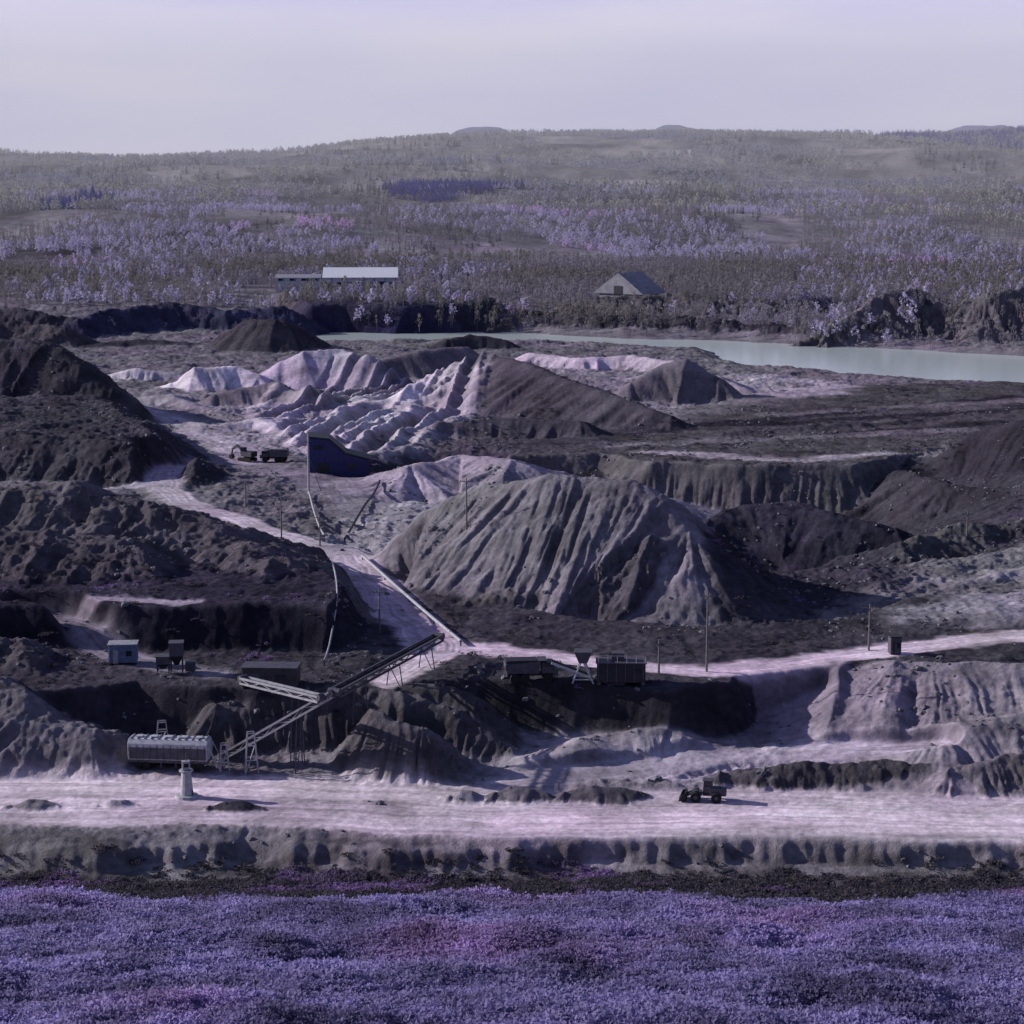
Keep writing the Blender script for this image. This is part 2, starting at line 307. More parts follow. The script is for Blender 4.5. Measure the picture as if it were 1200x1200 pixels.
def ground_mat():
    m,nt,b=newmat("soil_and_rock"); N=nt.nodes; L=nt.links
    at=N.new('ShaderNodeAttribute'); at.attribute_name='soil_and_shade'
    geo=N.new('ShaderNodeNewGeometry')
    def noise(sc,det,rough=.6):
        n=N.new('ShaderNodeTexNoise'); n.inputs['Scale'].default_value=sc; n.inputs['Detail'].default_value=det; n.inputs['Roughness'].default_value=rough
        L.new(geo.outputs['Position'],n.inputs['Vector']); return n
    n1=noise(.9,6,.7); n2=noise(.12,5); n3=noise(.02,3)
    mr=N.new('ShaderNodeMapRange'); mr.inputs[1].default_value=.3; mr.inputs[2].default_value=.7; mr.inputs[3].default_value=.7; mr.inputs[4].default_value=1.3
    L.new(n1.outputs['Fac'],mr.inputs[0])
    mr2=N.new('ShaderNodeMapRange'); mr2.inputs[1].default_value=.3; mr2.inputs[2].default_value=.7; mr2.inputs[3].default_value=.72; mr2.inputs[4].default_value=1.28
    L.new(n2.outputs['Fac'],mr2.inputs[0])
    mu=N.new('ShaderNodeMath'); mu.operation='MULTIPLY'; L.new(mr.outputs[0],mu.inputs[0]); L.new(mr2.outputs[0],mu.inputs[1])
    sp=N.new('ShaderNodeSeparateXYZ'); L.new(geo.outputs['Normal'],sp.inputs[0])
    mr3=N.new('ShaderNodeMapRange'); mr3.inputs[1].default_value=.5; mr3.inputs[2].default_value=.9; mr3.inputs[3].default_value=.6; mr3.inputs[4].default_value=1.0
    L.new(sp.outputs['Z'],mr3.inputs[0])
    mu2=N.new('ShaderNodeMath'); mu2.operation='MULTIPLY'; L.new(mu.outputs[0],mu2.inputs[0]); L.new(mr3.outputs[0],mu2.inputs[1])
    vm=N.new('ShaderNodeVectorMath'); vm.operation='SCALE'; L.new(at.outputs['Color'],vm.inputs[0]); L.new(mu2.outputs[0],vm.inputs['Scale'])
    mx=N.new('ShaderNodeMix'); mx.data_type='RGBA'; mx.blend_type='MULTIPLY'; mx.inputs[0].default_value=1
    rp=N.new('ShaderNodeValToRGB'); rp.color_ramp.elements[0].position=.35; rp.color_ramp.elements[1].position=.68
    rp.color_ramp.elements[0].color=(.98,1.0,.95,1); rp.color_ramp.elements[1].color=(1.06,.93,1.04,1)
    L.new(n3.outputs['Fac'],rp.inputs[0]); L.new(vm.outputs[0],mx.inputs[6]); L.new(rp.outputs[0],mx.inputs[7])
    L.new(mx.outputs[2],b.inputs['Base Color'])
    bn=noise(.8,9,.72); bp=N.new('ShaderNodeBump'); bp.inputs['Distance'].default_value=.6
    ms=N.new('ShaderNodeMapRange'); ms.inputs[1].default_value=0; ms.inputs[2].default_value=.7; ms.inputs[3].default_value=.08; ms.inputs[4].default_value=.8
    L.new(at.outputs['Alpha'],ms.inputs[0]); L.new(ms.outputs[0],bp.inputs['Strength'])
    L.new(bn.outputs['Fac'],bp.inputs['Height']); L.new(bp.outputs[0],b.inputs['Normal'])
    b.inputs['Roughness'].default_value=1; b.inputs['Specular IOR Level'].default_value=0
    return m
def leafmat(name,cols,big=None,bigsc=.03,p0=.45,p1=.62,lo=.6,hi=1.4,s2=.9,tr=.35):
    m=bpy.data.materials.new(name); m.use_nodes=True; nt=m.node_tree; N=nt.nodes; L=nt.links; N.clear()
    oi=N.new('ShaderNodeObjectInfo'); r=N.new('ShaderNodeValToRGB'); L.new(oi.outputs['Random'],r.inputs[0])
    el=r.color_ramp.elements
    el[0].color=(*cols[0],1); el[1].color=(*cols[-1],1)
    for i,c in enumerate(cols[1:-1]): e=el.new((i+1)/(len(cols)-1)); e.color=(*c,1)
    out=r.outputs[0]
    geo=N.new('ShaderNodeNewGeometry')
    if big:
        n=N.new('ShaderNodeTexNoise'); n.inputs['Scale'].default_value=bigsc; n.inputs['Detail'].default_value=4; L.new(geo.outputs['Position'],n.inputs['Vector'])
        r2=N.new('ShaderNodeValToRGB'); r2.color_ramp.elements[0].position=p0; r2.color_ramp.elements[1].position=p1
        r2.color_ramp.elements[0].color=(0,0,0,1); r2.color_ramp.elements[1].color=(1,1,1,1); L.new(n.outputs['Fac'],r2.inputs[0])
        mx=N.new('ShaderNodeMix'); mx.data_type='RGBA'; L.new(r2.outputs[0],mx.inputs[0]); L.new(out,mx.inputs[6]); mx.inputs[7].default_value=(*big,1); out=mx.outputs[2]
    n4=N.new('ShaderNodeTexNoise'); n4.inputs['Scale'].default_value=s2; n4.inputs['Detail'].default_value=3; L.new(geo.outputs['Position'],n4.inputs['Vector'])
    mr=N.new('ShaderNodeMapRange'); mr.inputs[1].default_value=.32; mr.inputs[2].default_value=.68; mr.inputs[3].default_value=lo; mr.inputs[4].default_value=hi; L.new(n4.outputs['Fac'],mr.inputs[0])
    vm=N.new('ShaderNodeVectorMath'); vm.operation='SCALE'; L.new(out,vm.inputs[0]); L.new(mr.outputs[0],vm.inputs['Scale'])
    d=N.new('ShaderNodeBsdfDiffuse'); t=N.new('ShaderNodeBsdfTranslucent'); ms=N.new('ShaderNodeMixShader'); ms.inputs[0].default_value=tr
    L.new(vm.outputs[0],d.inputs[0]); L.new(vm.outputs[0],t.inputs[0]); L.new(d.outputs[0],ms.inputs[1]); L.new(t.outputs[0],ms.inputs[2])
    o=N.new('ShaderNodeOutputMaterial'); L.new(ms.outputs[0],o.inputs['Surface'])
    return m
# ------------------------------------------------------------------ terrain sheet
rows=[30.0]
while rows[-1]<15000:
    d=rows[-1]
    k=.006 if d<150 else (.0022 if d<232 else (.0013 if d<560 else (.0018 if d<1000 else (.005 if d<2500 else .012))))
    rows.append(d*(1+k))
rows=np.array(rows)
uc=np.arange(-.29,.2901,.00072)
step=.00072; side=[]; u=.29
while u<1.6: step*=1.12; u+=step; side.append(u)
side=np.array(side); us=np.concatenate([-side[::-1],uc,side])
U,D=np.meshgrid(us,rows); X=U*D; Y=D
S=build(X,Y); nr,nc=U.shape
print("terrain",nr,nc,time.time()-T0)
def gridmesh(name,X,Y,Z,col=None,alpha=None):
    nr,nc=X.shape; me=bpy.data.meshes.new(name)
    co=np.stack([X.ravel(),Y.ravel(),Z.ravel()],1).astype(np.float32)
    i=np.arange(nr*nc).reshape(nr,nc)
    q=np.stack([i[:-1,:-1],i[:-1,1:],i[1:,1:],i[1:,:-1]],-1).reshape(-1,4).astype(np.int32)
    me.vertices.add(len(co)); me.vertices.foreach_set('co',co.ravel())
    me.loops.add(q.size); me.loops.foreach_set('vertex_index',q.ravel())
    me.polygons.add(len(q)); me.polygons.foreach_set('loop_start',np.arange(0,q.size,4,dtype=np.int32))
    me.polygons.foreach_set('use_smooth',np.ones(len(q),bool))
    me.update(calc_edges=True)
    if col is not None:
        a=me.attributes.new('soil_and_shade','FLOAT_COLOR','POINT')  # terrain colour: soil, plus shade painted into some areas
        a.data.foreach_set('color',np.concatenate([col,alpha[:,None]],1).astype(np.float32).ravel())
    o=bpy.data.objects.new(name,me); scene.collection.objects.link(o); return o
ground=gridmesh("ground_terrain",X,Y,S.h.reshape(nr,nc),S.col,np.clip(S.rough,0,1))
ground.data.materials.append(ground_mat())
print("mesh",time.time()-T0)
HG=S.h.reshape(nr,nc); CG=S.col.mean(1).reshape(nr,nc)
def HL(x,y,G=None):
    G=HG if G is None else G
    x=np.asarray(x,float);y=np.asarray(y,float)
    r=np.clip(np.interp(y,rows,np.arange(nr)),0,nr-1.001); c=np.clip(np.interp(x/y,us,np.arange(nc)),0,nc-1.001)
    r0=r.astype(int);c0=c.astype(int);fr=r-r0;fc=c-c0
    return (G[r0,c0]*(1-fr)*(1-fc)+G[r0+1,c0]*fr*(1-fc)+G[r0,c0+1]*(1-fr)*fc+G[r0+1,c0+1]*fr*fc)
# ------------------------------------------------------------------ lake
lx=np.linspace(-140,700,60); ly=np.linspace(700,1000,40)
LX,LY=np.meshgrid(lx,ly)
lake=gridmesh("lake_water",LX,LY,np.full(LX.shape,.15))
m,nt,b=newmat("water"); b.inputs['Base Color'].default_value=(.54,.60,.58,1); b.inputs['Roughness'].default_value=.18; b.inputs['Specular IOR Level'].default_value=.6
N=nt.nodes;L=nt.links; nz=N.new('ShaderNodeTexNoise'); nz.inputs['Scale'].default_value=.6; nz.inputs['Detail'].default_value=4
g=N.new('ShaderNodeNewGeometry'); L.new(g.outputs['Position'],nz.inputs['Vector']); bp=N.new('ShaderNodeBump'); bp.inputs['Strength'].default_value=.15; bp.inputs['Distance'].default_value=.1
L.new(nz.outputs['Fac'],bp.inputs['Height']); L.new(bp.outputs[0],b.inputs['Normal']); lake.data.materials.append(m)
# ------------------------------------------------------------------ vegetation
class MB:
    def __init__(s): s.v=[];s.f=[];s.m=[];s.mats=[]
    def mi(s,mat):
        if mat not in s.mats: s.mats.append(mat)
        return s.mats.index(mat)
    def add(s,vs,fs,mat):
        o=len(s.v); s.v+= [tuple(v) for v in vs]; s.f+=[tuple(o+i for i in f) for f in fs]; s.m+=[s.mi(mat)]*len(fs)
    def box(s,c,sz,mat,rz=0,M=None):
        x,y,z=[a/2 for a in sz]; vs=[Vector((i*x,j*y,k*z)) for i in(-1,1) for j in(-1,1) for k in(-1,1)]
        R=Matrix.Rotation(rz,3,'Z') if M is None else M
        vs=[R@v+Vector(c) for v in vs]
        s.add(vs,[(0,1,3,2),(4,6,7,5),(0,4,5,1),(2,3,7,6),(0,2,6,4),(1,5,7,3)],mat)
    def cyl(s,p0,p1,r0,mat,r1=None,n=8,cap=True):
        r1=r0 if r1 is None else r1; p0=Vector(p0);p1=Vector(p1); d=(p1-p0).normalized()
        a=d.orthogonal().normalized(); b=d.cross(a)
        vs=[];
        for p,r in((p0,r0),(p1,r1)):
            for i in range(n):
                t=2*math.pi*i/n; vs.append(p+a*math.cos(t)*r+b*math.sin(t)*r)
        fs=[(i,(i+1)%n,n+(i+1)%n,n+i) for i in range(n)]
        if cap: fs+=[tuple(range(n))[::-1],tuple(range(n,2*n))]
        s.add(vs,fs,mat)
    def beam(s,p0,p1,w,h,mat):
        p0=Vector(p0);p1=Vector(p1);d=(p1-p0); L=d.length; d.normalize()
        up=Vector((0,0,1)) if abs(d.z)<.95 else Vector((0,1,0)); a=d.cross(up).normalized(); b=a.cross(d)
        vs=[p+a*i*w/2+b*j*h/2 for p in(p0,p1) for i,j in((-1,-1),(1,-1),(1,1),(-1,1))]
        s.add(vs,[(3,2,1,0),(4,5,6,7),(0,1,5,4),(1,2,6,5),(2,3,7,6),(3,0,4,7)],mat)
    def prism(s,prof,y0,y1,mat):
        n=len(prof); vs=[(x,y0,z) for x,z in prof]+[(x,y1,z) for x,z in prof]
        s.add(vs,[tuple(range(n)),tuple(range(n,2*n))[::-1]]+[((i+1)%n,i,n+i,n+(i+1)%n) for i in range(n)],mat)
    def obj(s,name,loc=(0,0,0),rz=0,sc=1,parent=None,bevel=0,recalc=True):
        me=bpy.data.meshes.new(name); me.from_pydata(s.v,[],s.f)
        for mt in s.mats: me.materials.append(mt)
        me.polygons.foreach_set('material_index',np.array(s.m,dtype=np.int32)); me.update()
        if recalc:
            import bmesh
            bm=bmesh.new(); bm.from_mesh(me); bmesh.ops.recalc_face_normals(bm,faces=bm.faces); bm.to_mesh(me); bm.free()
        o=bpy.data.objects.new(name,me); scene.collection.objects.link(o); o.location=loc; o.rotation_euler=(0,0,rz); o.scale=(sc,)*3
        if parent: o.parent=parent
        if bevel:
            bv=o.modifiers.new('bevel','BEVEL'); bv.width=bevel; bv.segments=1
        return o
def leafquads(mb,cen,n,rad,size,mat,r,vert=False):
    c=np.array(cen)
    for i in range(n):
        p=r.normal(size=3); p/=np.linalg.norm(p); p*=r.uniform(.45,1)**.6
        p=c+p*np.array(rad)
        a=r.normal(size=3); a/=np.linalg.norm(a); b=np.cross(a,r.normal(size=3)); b/=np.linalg.norm(b)
        if vert: a=np.array([a[0]*.35,a[1]*.35,1]); 
        sz=size*r.uniform(.6,1.3)
        mb.add([p-a*sz-b*sz*.6,p+a*sz*.2-b*sz*.8,p+a*sz+b*sz*.5,p-a*sz*.3+b*sz*.9],[(0,1,2,3)],mat)
bark=paintmat("bark",(.16,.15,.17),.9)
def mk_tree(kind,leaf,r,lod=1):
    mb=MB(); H=10
    if kind=='spruce':
        mb.cyl((0,0,0),(0,0,H),.16,bark,.02,4,False)
        for k in range(11 if lod==1 else 7):
            z=1.2+k*(.8 if lod==1 else 1.25); R=(H-z)*.26+.15
            for j in range(7 if lod==1 else 5):
                t=r.uniform(0,6.28); rr=R*r.uniform(.7,1.1); c,s_=math.cos(t),math.sin(t); w=.42*rr+.1
                mb.add([(0,0,z+.3),(c*rr*.6-s_*w,s_*rr*.6+c*w,z),(c*rr,s_*rr,z-.35*rr-.1),(c*rr*.6+s_*w,s_*rr*.6-c*w,z-.1)],[(0,1,2,3)],leaf)
        return mb
    lean=r.normal(size=2)*.3
    mb.cyl((0,0,0),(lean[0],lean[1],H*.95),.17,bark,.03,4,False)
    nl=10
    for k in range(nl):
        z=H*((.12 if kind=='round' else .22)+(.75 if kind=='round' else .68)*k/nl); t=r.uniform(0,6.28); Lr=(2.6 if kind=='round' else 1.5)*(1-.6*k/nl)*r.uniform(.7,1.2)
        b0=Vector((lean[0]*z/H,lean[1]*z/H,z)); b1=b0+Vector((math.cos(t)*Lr,math.sin(t)*Lr,Lr*(.6 if kind=='round' else 1.2)))
        if lod==1: mb.cyl(b0,b1,.07,bark,.02,3,False)
        nq=(12 if kind=='round' else 6) if lod==1 else 5
        leafquads(mb,b1,nq,(1.1,1.1,.9) if kind=='round' else (.6,.6,1.0),(.46 if kind=='round' else .28)*(1 if lod==1 else 1.7),leaf,r,vert=(kind!='round'))
    leafquads(mb,(lean[0],lean[1],H*.85),14 if lod==1 else 6,(1.0,1.0,1.6),.34 if lod==1 else .6,leaf,r,vert=(kind!='round'))
    return mb
def carrier(name,xs,ys,sc,child,sink=.1):
    n=len(xs); z=HL(xs,ys)-sink; th=rng.uniform(0,2*np.pi,n)
    q=np.array([(-.5,-.5),(.5,-.5),(.5,.5),(-.5,.5)])
    c=np.cos(th)[:,None]; s_=np.sin(th)[:,None]
    vx=xs[:,None]+sc[:,None]*(q[:,0]*c-q[:,1]*s_); vy=ys[:,None]+sc[:,None]*(q[:,0]*s_+q[:,1]*c)
    vz=np.repeat(z[:,None],4,1)
    co=np.stack([vx,vy,vz],-1).reshape(-1,3).astype(np.float32)
    me=bpy.data.meshes.new(name); me.vertices.add(4*n); me.vertices.foreach_set('co',co.ravel())
    me.loops.add(4*n); me.loops.foreach_set('vertex_index',np.arange(4*n,dtype=np.int32))
    me.polygons.add(n); me.polygons.foreach_set('loop_start',np.arange(0,4*n,4,dtype=np.int32)); me.update(calc_edges=True)
    o=bpy.data.objects.new(name,me); scene.collection.objects.link(o)
    o.instance_type='FACES'; o.use_instance_faces_scale=True; o.instance_faces_scale=1
    o.show_instancer_for_render=False; o.show_instancer_for_viewport=False
    child.parent=o; return o
lf_bare=leafmat("bare_twigs",[(.21,.195,.175),(.28,.26,.245),(.14,.13,.13)],big=(.29,.265,.32),bigsc=.006)
lf_lil=leafmat("lilac_leaves",[(.52,.475,.66),(.61,.565,.74),(.40,.37,.56)],big=(.70,.49,.78),bigsc=.004,p0=.56,p1=.64)
lf_dark=leafmat("spruce_needles",[(.07,.07,.08),(.10,.10,.10),(.075,.075,.11)],tr=.15)
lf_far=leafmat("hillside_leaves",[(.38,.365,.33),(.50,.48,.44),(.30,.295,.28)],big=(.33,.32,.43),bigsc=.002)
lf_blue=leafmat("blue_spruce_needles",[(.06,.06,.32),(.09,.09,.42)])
def scatter(n,y0,y1,um=.36):
    ys=np.sqrt(rng.uniform(0,1,n)*(y1*y1-y0*y0)+y0*y0); xs=ys*rng.uniform(-um,um,n); return xs,ys
def dens(xs,ys,sc,seed): return pn(xs/sc+seed,ys/sc*.45+seed)
SHP=np.array([SZ(a,b,0) for a,b in ((-200,372),(100,378),(300,380),(365,386),(420,391),(540,393),(640,399),(720,404),(830,406),(1000,414),(1200,426),(1600,440))])
def bank(xs,ys):
    z=HL(xs,ys); c=HL(xs,ys,CG); sh=np.interp(xs/ys,SHP[:,0]/SHP[:,1],SHP[:,1])
    yard=((xs>-145)&(xs<-50)&(ys>1015)&(ys<1155))|((xs>35)&(xs<85)&(ys>985)&(ys<1068))   # cleared yards at the buildings
    heap=(xs>135)&(ys<960)&(rng.uniform(0,1,len(xs))<.55)      # rock heaps behind the lake are only thinly wooded
    return (z>.7)&((c<.18)|(ys>1200)|(rng.uniform(0,1,len(xs))<.12))&(ys>sh+4)&~yard&~heap
for i,(kind,leaf,nm,n,y0,y1,sel,sc,lod) in enumerate([
    ('tall',lf_bare,'birch_wood',15000,800,2400,lambda x,y:dens(x,y,130,0)>-.2,(.6,1.1),1),
    ('tall2',lf_bare,'shore_birch_wood',12000,800,1300,lambda x,y:dens(x,y,60,9)>-.4,(.4,.95),1),
    ('round',lf_lil,'lilac_wood',19000,830,2500,lambda x,y:dens(x,y,190,33)+.4*dens(x,y,45,5)>.02+.22*(y<1200)-.1*(x>150),(.4,.85),1),
    ('spruce',lf_dark,'spruce_wood',6000,830,2600,lambda x,y:dens(x,y,120,60)>.12,(.45,.85),2),
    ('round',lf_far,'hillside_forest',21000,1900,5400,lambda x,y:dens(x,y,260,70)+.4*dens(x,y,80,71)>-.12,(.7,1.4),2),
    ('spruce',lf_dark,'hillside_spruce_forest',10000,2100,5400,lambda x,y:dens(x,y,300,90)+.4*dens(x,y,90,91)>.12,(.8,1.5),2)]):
    xs,ys=scatter(n,y0,y1,.30)
    k=sel(xs,ys); xs,ys=xs[k],ys[k]
    k=bank(xs,ys); xs,ys=xs[k],ys[k]
    t=mk_tree(kind,leaf,np.random.default_rng(i+3),lod).obj("tree",recalc=False)
    carrier(nm,xs,ys,rng.uniform(sc[0],sc[1],len(xs)),t)
bx=[];by=[]
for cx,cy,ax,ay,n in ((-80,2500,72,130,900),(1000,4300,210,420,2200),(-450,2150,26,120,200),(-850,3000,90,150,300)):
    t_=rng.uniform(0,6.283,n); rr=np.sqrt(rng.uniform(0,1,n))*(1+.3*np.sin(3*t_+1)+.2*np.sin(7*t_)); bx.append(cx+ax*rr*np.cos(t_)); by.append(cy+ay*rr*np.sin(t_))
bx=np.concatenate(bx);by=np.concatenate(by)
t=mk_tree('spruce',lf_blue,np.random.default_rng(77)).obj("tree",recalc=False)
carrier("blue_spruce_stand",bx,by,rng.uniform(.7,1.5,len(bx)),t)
print("forest",time.time()-T0)
def mk_shrub(leaf,r,n=120,ls=.10):
    mb=MB()
    for k in range(5):
        t=r.uniform(0,6.28); mb.cyl((0,0,0),(math.cos(t)*.4,math.sin(t)*.4,.4),.02,leaf,.008,3,False)
    for k in range(9):
        c=(r.normal()*.45,r.normal()*.45,r.uniform(.08,.34)); leafquads(mb,c,n//9,(.38,.38,.14),ls,leaf,r)
    return mb
lf_br=leafmat("purple_heath_leaves",[(.25,.218,.415),(.27,.235,.44),(.235,.205,.385),(.28,.24,.435)],big=(.38,.24,.47),bigsc=.03,p0=.54,p1=.78,lo=.55,hi=1.42,s2=.11,tr=.5)
lf_bd=leafmat("dark_brush_leaves",[(.07,.062,.08),(.11,.10,.12),(.055,.05,.065)],big=(.26,.17,.36),bigsc=.06,p0=.56,p1=.66)
for i in range(3):
    xs,ys=scatter(6200,105,216,.32); lim=208+4*pn(xs/12,xs*0+4)+3*pn(xs/4,xs*0+9)
    k=(ys<lim)&(fbm(xs/5,ys/5,2)>-.85); xs,ys=xs[k],ys[k]
    t=mk_shrub(lf_br,np.random.default_rng(40+i),117,.10).obj("shrub",recalc=False)
    carrier("purple_heath",xs,ys,rng.uniform(.7,1.5,len(xs))*(1+.35*pn(xs/6,ys/6)),t)
xs,ys=scatter(6500,196,233,.32); k=(rng.uniform(0,1,len(xs))<ss(198,210,ys)*(1-.85*ss(224,231,ys+4*pn(xs/9,ys/9)))); xs,ys=xs[k],ys[k]
t=mk_shrub(lf_bd,np.random.default_rng(50)).obj("shrub",recalc=False)
carrier("dark_brush",xs,ys,rng.uniform(.5,1.4,len(xs)),t)
xs,ys=scatter(9000,262,900,.3); k=(HL(xs,ys,CG)<.125)&(HL(xs,ys)>1)&(dens(xs,ys,30,4)>.05); xs,ys=xs[k],ys[k]
t=mk_shrub(lf_bd,np.random.default_rng(51),90).obj("shrub",recalc=False)
carrier("bench_scrub",xs,ys,rng.uniform(.5,1.4,len(xs)),t)
# loose boulders on the benches
def mk_rock(mat,r):
    import bmesh
    bm=bmesh.new(); bmesh.ops.create_icosphere(bm,subdivisions=2,radius=.5)
    ax=r.normal(size=(5,3))
    for v in bm.verts:
        n=np.array(v.co.normalized()); f=1+sum(.13*math.sin(3*float(a@n)+i) for i,a in enumerate(ax)); v.co=Vector((v.co.x*f*1.2,v.co.y*f,v.co.z*f*.75))
    me=bpy.data.meshes.new("boulder"); bm.to_mesh(me); bm.free(); me.materials.append(mat)
    o=bpy.data.objects.new("boulder",me); scene.collection.objects.link(o); return o
xs,ys=scatter(11000,232,620,.3); k=(dens(xs,ys,16,14)>.05)&(HL(xs,ys,CG)<.35)&(HL(xs,ys)>-3.5); xs,ys=xs[k],ys[k]
carrier("boulder_scatter",xs,ys,.3+rng.exponential(.25,len(xs)).clip(0,1.0),mk_rock(paintmat("boulder_rock",(.16,.15,.17),.95),np.random.default_rng(5)),sink=0)
print("shrubs",time.time()-T0)
# ------------------------------------------------------------------ man-made things
steel=paintmat("weathered_steel",(.10,.095,.12),.6,.3)
dsteel=paintmat("dark_steel",(.035,.033,.045),.6,.2)
pale=paintmat("pale_paint",(.50,.50,.54),.6)
pale2=paintmat("galvanised",(.40,.39,.43),.5,.2)
blue=paintmat("blue_grey_paint",(.16,.20,.30),.6)
navy=paintmat("navy_cladding",(.03,.03,.12),.6)
glass=paintmat("window_glass",(.02,.025,.04),.1)
rubber=paintmat("rubber",(.02,.02,.022),.9)
wood=paintmat("pole_timber",(.17,.15,.16),.9)
conc=paintmat("concrete",(.42,.42,.45),.9)
white=paintmat("white_sheet",(.78,.78,.82),.6,var=.15)
tent=paintmat("tent_fabric",(.27,.26,.30),.9,var=.3,sc=.4)
def at(px,py,z): 
    p=SZ(px,py,z)
    for _ in range(6):
        zz=float(HL(p[0],p[1])); p=SZ(px,py,zz*.7+p[2]*.3)
    return Vector((p[0],p[1],float(HL(p[0],p[1]))))
def pole(px,py,z,h,arms=1,lean=0):
    p=at(px,py,z); mb=MB(); mb.cyl((0,0,-.5),(lean,0,h),.17,wood,.11,8)
    for a in range(arms):
        zz=h-.6-a*1.1; mb.beam((-1.1+lean,0.15,zz),(1.1+lean,0.15,zz),.12,.12,wood)
        for x in(-1,-.4,.4,1): mb.cyl((x+lean,.15,zz+.06),(x+lean,.15,zz+.3),.05,glass,n=6)
    mb.obj("utility_pole",p)
for a in ((828,787,8,11.5),(547,666,9,9),(445,742,8,7),(330,636,8,9),(1018,762,8,7),(772,790,8,5),(375,640,8,6),(1133,628,6,5),(288,590,7,6)): pole(*a)
p=at(362,580,7); mb=MB(); mb.cyl((0,0,-.5),(0,0,14),.28,pale2,.2,8); mb.cyl((0,0,14),(0,0,15),.08,pale2,.05,6)
mb.beam((0,0,9),(3,0,0),.1,.1,steel); mb.beam((-.8,0,12),(.8,0,12),.15,.15,steel); mb.obj("mast",p)
def pipeline(name,pts,r,mat,z0=.35,seg=6):
    P=[at(*q) for q in pts]; path=[]
    for a,b in zip(P[:-1],P[1:]):
        for i in range(seg):
            q=a.lerp(b,i/seg); path.append(Vector((q.x,q.y,float(HL(q.x,q.y))+z0+.4)))
    path.append(P[-1]+Vector((0,0,z0+.4)))
    for _ in range(3):
        path=[path[0]]+[(path[i-1]+path[i]*2+path[i+1])/4 for i in range(1,len(path)-1)]+[path[-1]]
    mb=MB()
    for a,b in zip(path[:-1],path[1:]): mb.cyl(a,b,r,mat,n=8)
    for q in path[::3]: mb.beam(q,(q.x,q.y,float(HL(q.x,q.y))-.2),.2,.2,steel)
    mb.obj(name)
pipeline("pipeline",[(425,656,8),(480,706,8),(540,757,8)],.26,pale2)
pipeline("pipeline",[(384,658,8),(398,706,9),(380,780,8)],.14,pale2)
pipeline("pipeline",[(404,636,8),(425,600,8),(445,565,7)],.25,dsteel)
pipeline("pipeline",[(362,580,7),(370,610,7),(380,634,8)],.2,pale2)
def conveyor(name,a,b,w=1.6,h=1.0,mat=pale2,trestles=3):
    a=Vector(a);b=Vector(b);d=(b-a);L=d.length;dn=d.normalized(); side=dn.cross(Vector((0,0,1))).normalized(); up=side.cross(dn)
    mb=MB()
    for sgn in(-1,1):
        for k in(0,1): mb.beam(a+side*sgn*w/2+up*k*h,b+side*sgn*w/2+up*k*h,.22,.26,mat)
        n=int(L/2.2)
        for i in range(n):
            p=a+d*(i/n)+side*sgn*w/2; q=a+d*((i+1)/n)+side*sgn*w/2
            mb.beam(p if i%2 else p+up*h, q+up*h if i%2 else q,.1,.1,mat)
    mb.beam(a+up*(h*.75),b+up*(h*.75),w*.8,.08,rubber)
    for i in range(int(L/3)):
        p=a+d*(i*3/L); mb.beam(p-side*w/2,p+side*w/2,.14,.14,steel)
    mb.cyl(b-side*w*.55+up*.6,b+side*w*.55+up*.6,.5,steel,n=12); mb.cyl(a-side*w*.55+up*.6,a+side*w*.55+up*.6,.5,steel,n=12)
    for i in range(trestles):
        p=a+d*((i+.7)/trestles)*.97; g=float(HL(p.x,p.y))
        if p.z-g>.6:
            for sgn in(-1,1):
                q=p+side*sgn*w/2; mb.beam(q,(q.x+side.x*sgn*.5,q.y+side.y*sgn*.5,g-.3),.14,.14,steel)
            mb.beam(p-side*w/2+Vector((0,0,-.3)),p+side*w/2+Vector((0,0,-(p.z-g))),.1,.1,steel)
    mb.obj(name)
conveyor("belt_conveyor",SZ(266,888,.8),SZ(392,816,11.0),1.5,.8,pale2,1)
conveyor("belt_conveyor",SZ(392,816,11.0),SZ(514,750,11.2),1.5,.8,steel,3)
conveyor("belt_conveyor",SZ(285,800,10.0),SZ(376,822,10.4),1.1,.7,pale2,1)
# storage-bin trailer
p=at(200,898,0); mb=MB()
Lx=10.6
mb.box((0,0,1.0),(Lx,2.8,.35),steel); 
prof=[(-1.4,1.2),(1.4,1.2),(1.55,1.9),(1.55,3.4),(1.0,3.95),(-1.0,3.95),(-1.55,3.4),(-1.55,1.9)]
vs=[];n=len(prof)
for x in(-Lx/2,Lx/2): vs+=[(x,y,z) for y,z in prof]
mb.add(vs,[tuple(range(n)),tuple(range(n,2*n))]+[(i,(i+1)%n,n+(i+1)%n,n+i) for i in range(n)],pale)
mb.box((0,-1.6,2.15),(Lx*.98,.08,1.5),steel)
for i in range(12):
    x=-Lx/2+.3+i*(Lx-.6)/11; mb.box((x,-1.66,2.3),(.10,.12,1.9),steel); mb.box((x,0,4.02),(.12,2.1,.14),pale2)
for i in range(5): mb.box((-4+i*2,0,4.08),(.9,.9,.18),pale)
for x in(-4,-2.9,3.2,4.3):
    for y in(-1.2,1.2): mb.cyl((x,y-.2,.5),(x,y+.2,.5),.52,rubber,n=14)
for x in(-1,1): mb.beam((x,-1,1),(x,-1,0),.2,.2,steel)
mb.beam((5.3,-1.2,3.4),(7.2,-1.6,0),.14,.14,pale2); mb.beam((5.3,1.2,3.4),(7.2,.8,0),.14,.14,pale2)
mb.obj("storage_bin_trailer",p,-.10,1,bevel=.03)
p=at(219,934,0); mb=MB()
mb.cyl((0,0,0),(0,0,.35),1.5,conc,1.4,16); mb.cyl((0,0,.35),(0,0,3.4),.85,conc,.6,14); mb.cyl((0,0,3.4),(0,0,3.6),.9,pale2,.9,14)
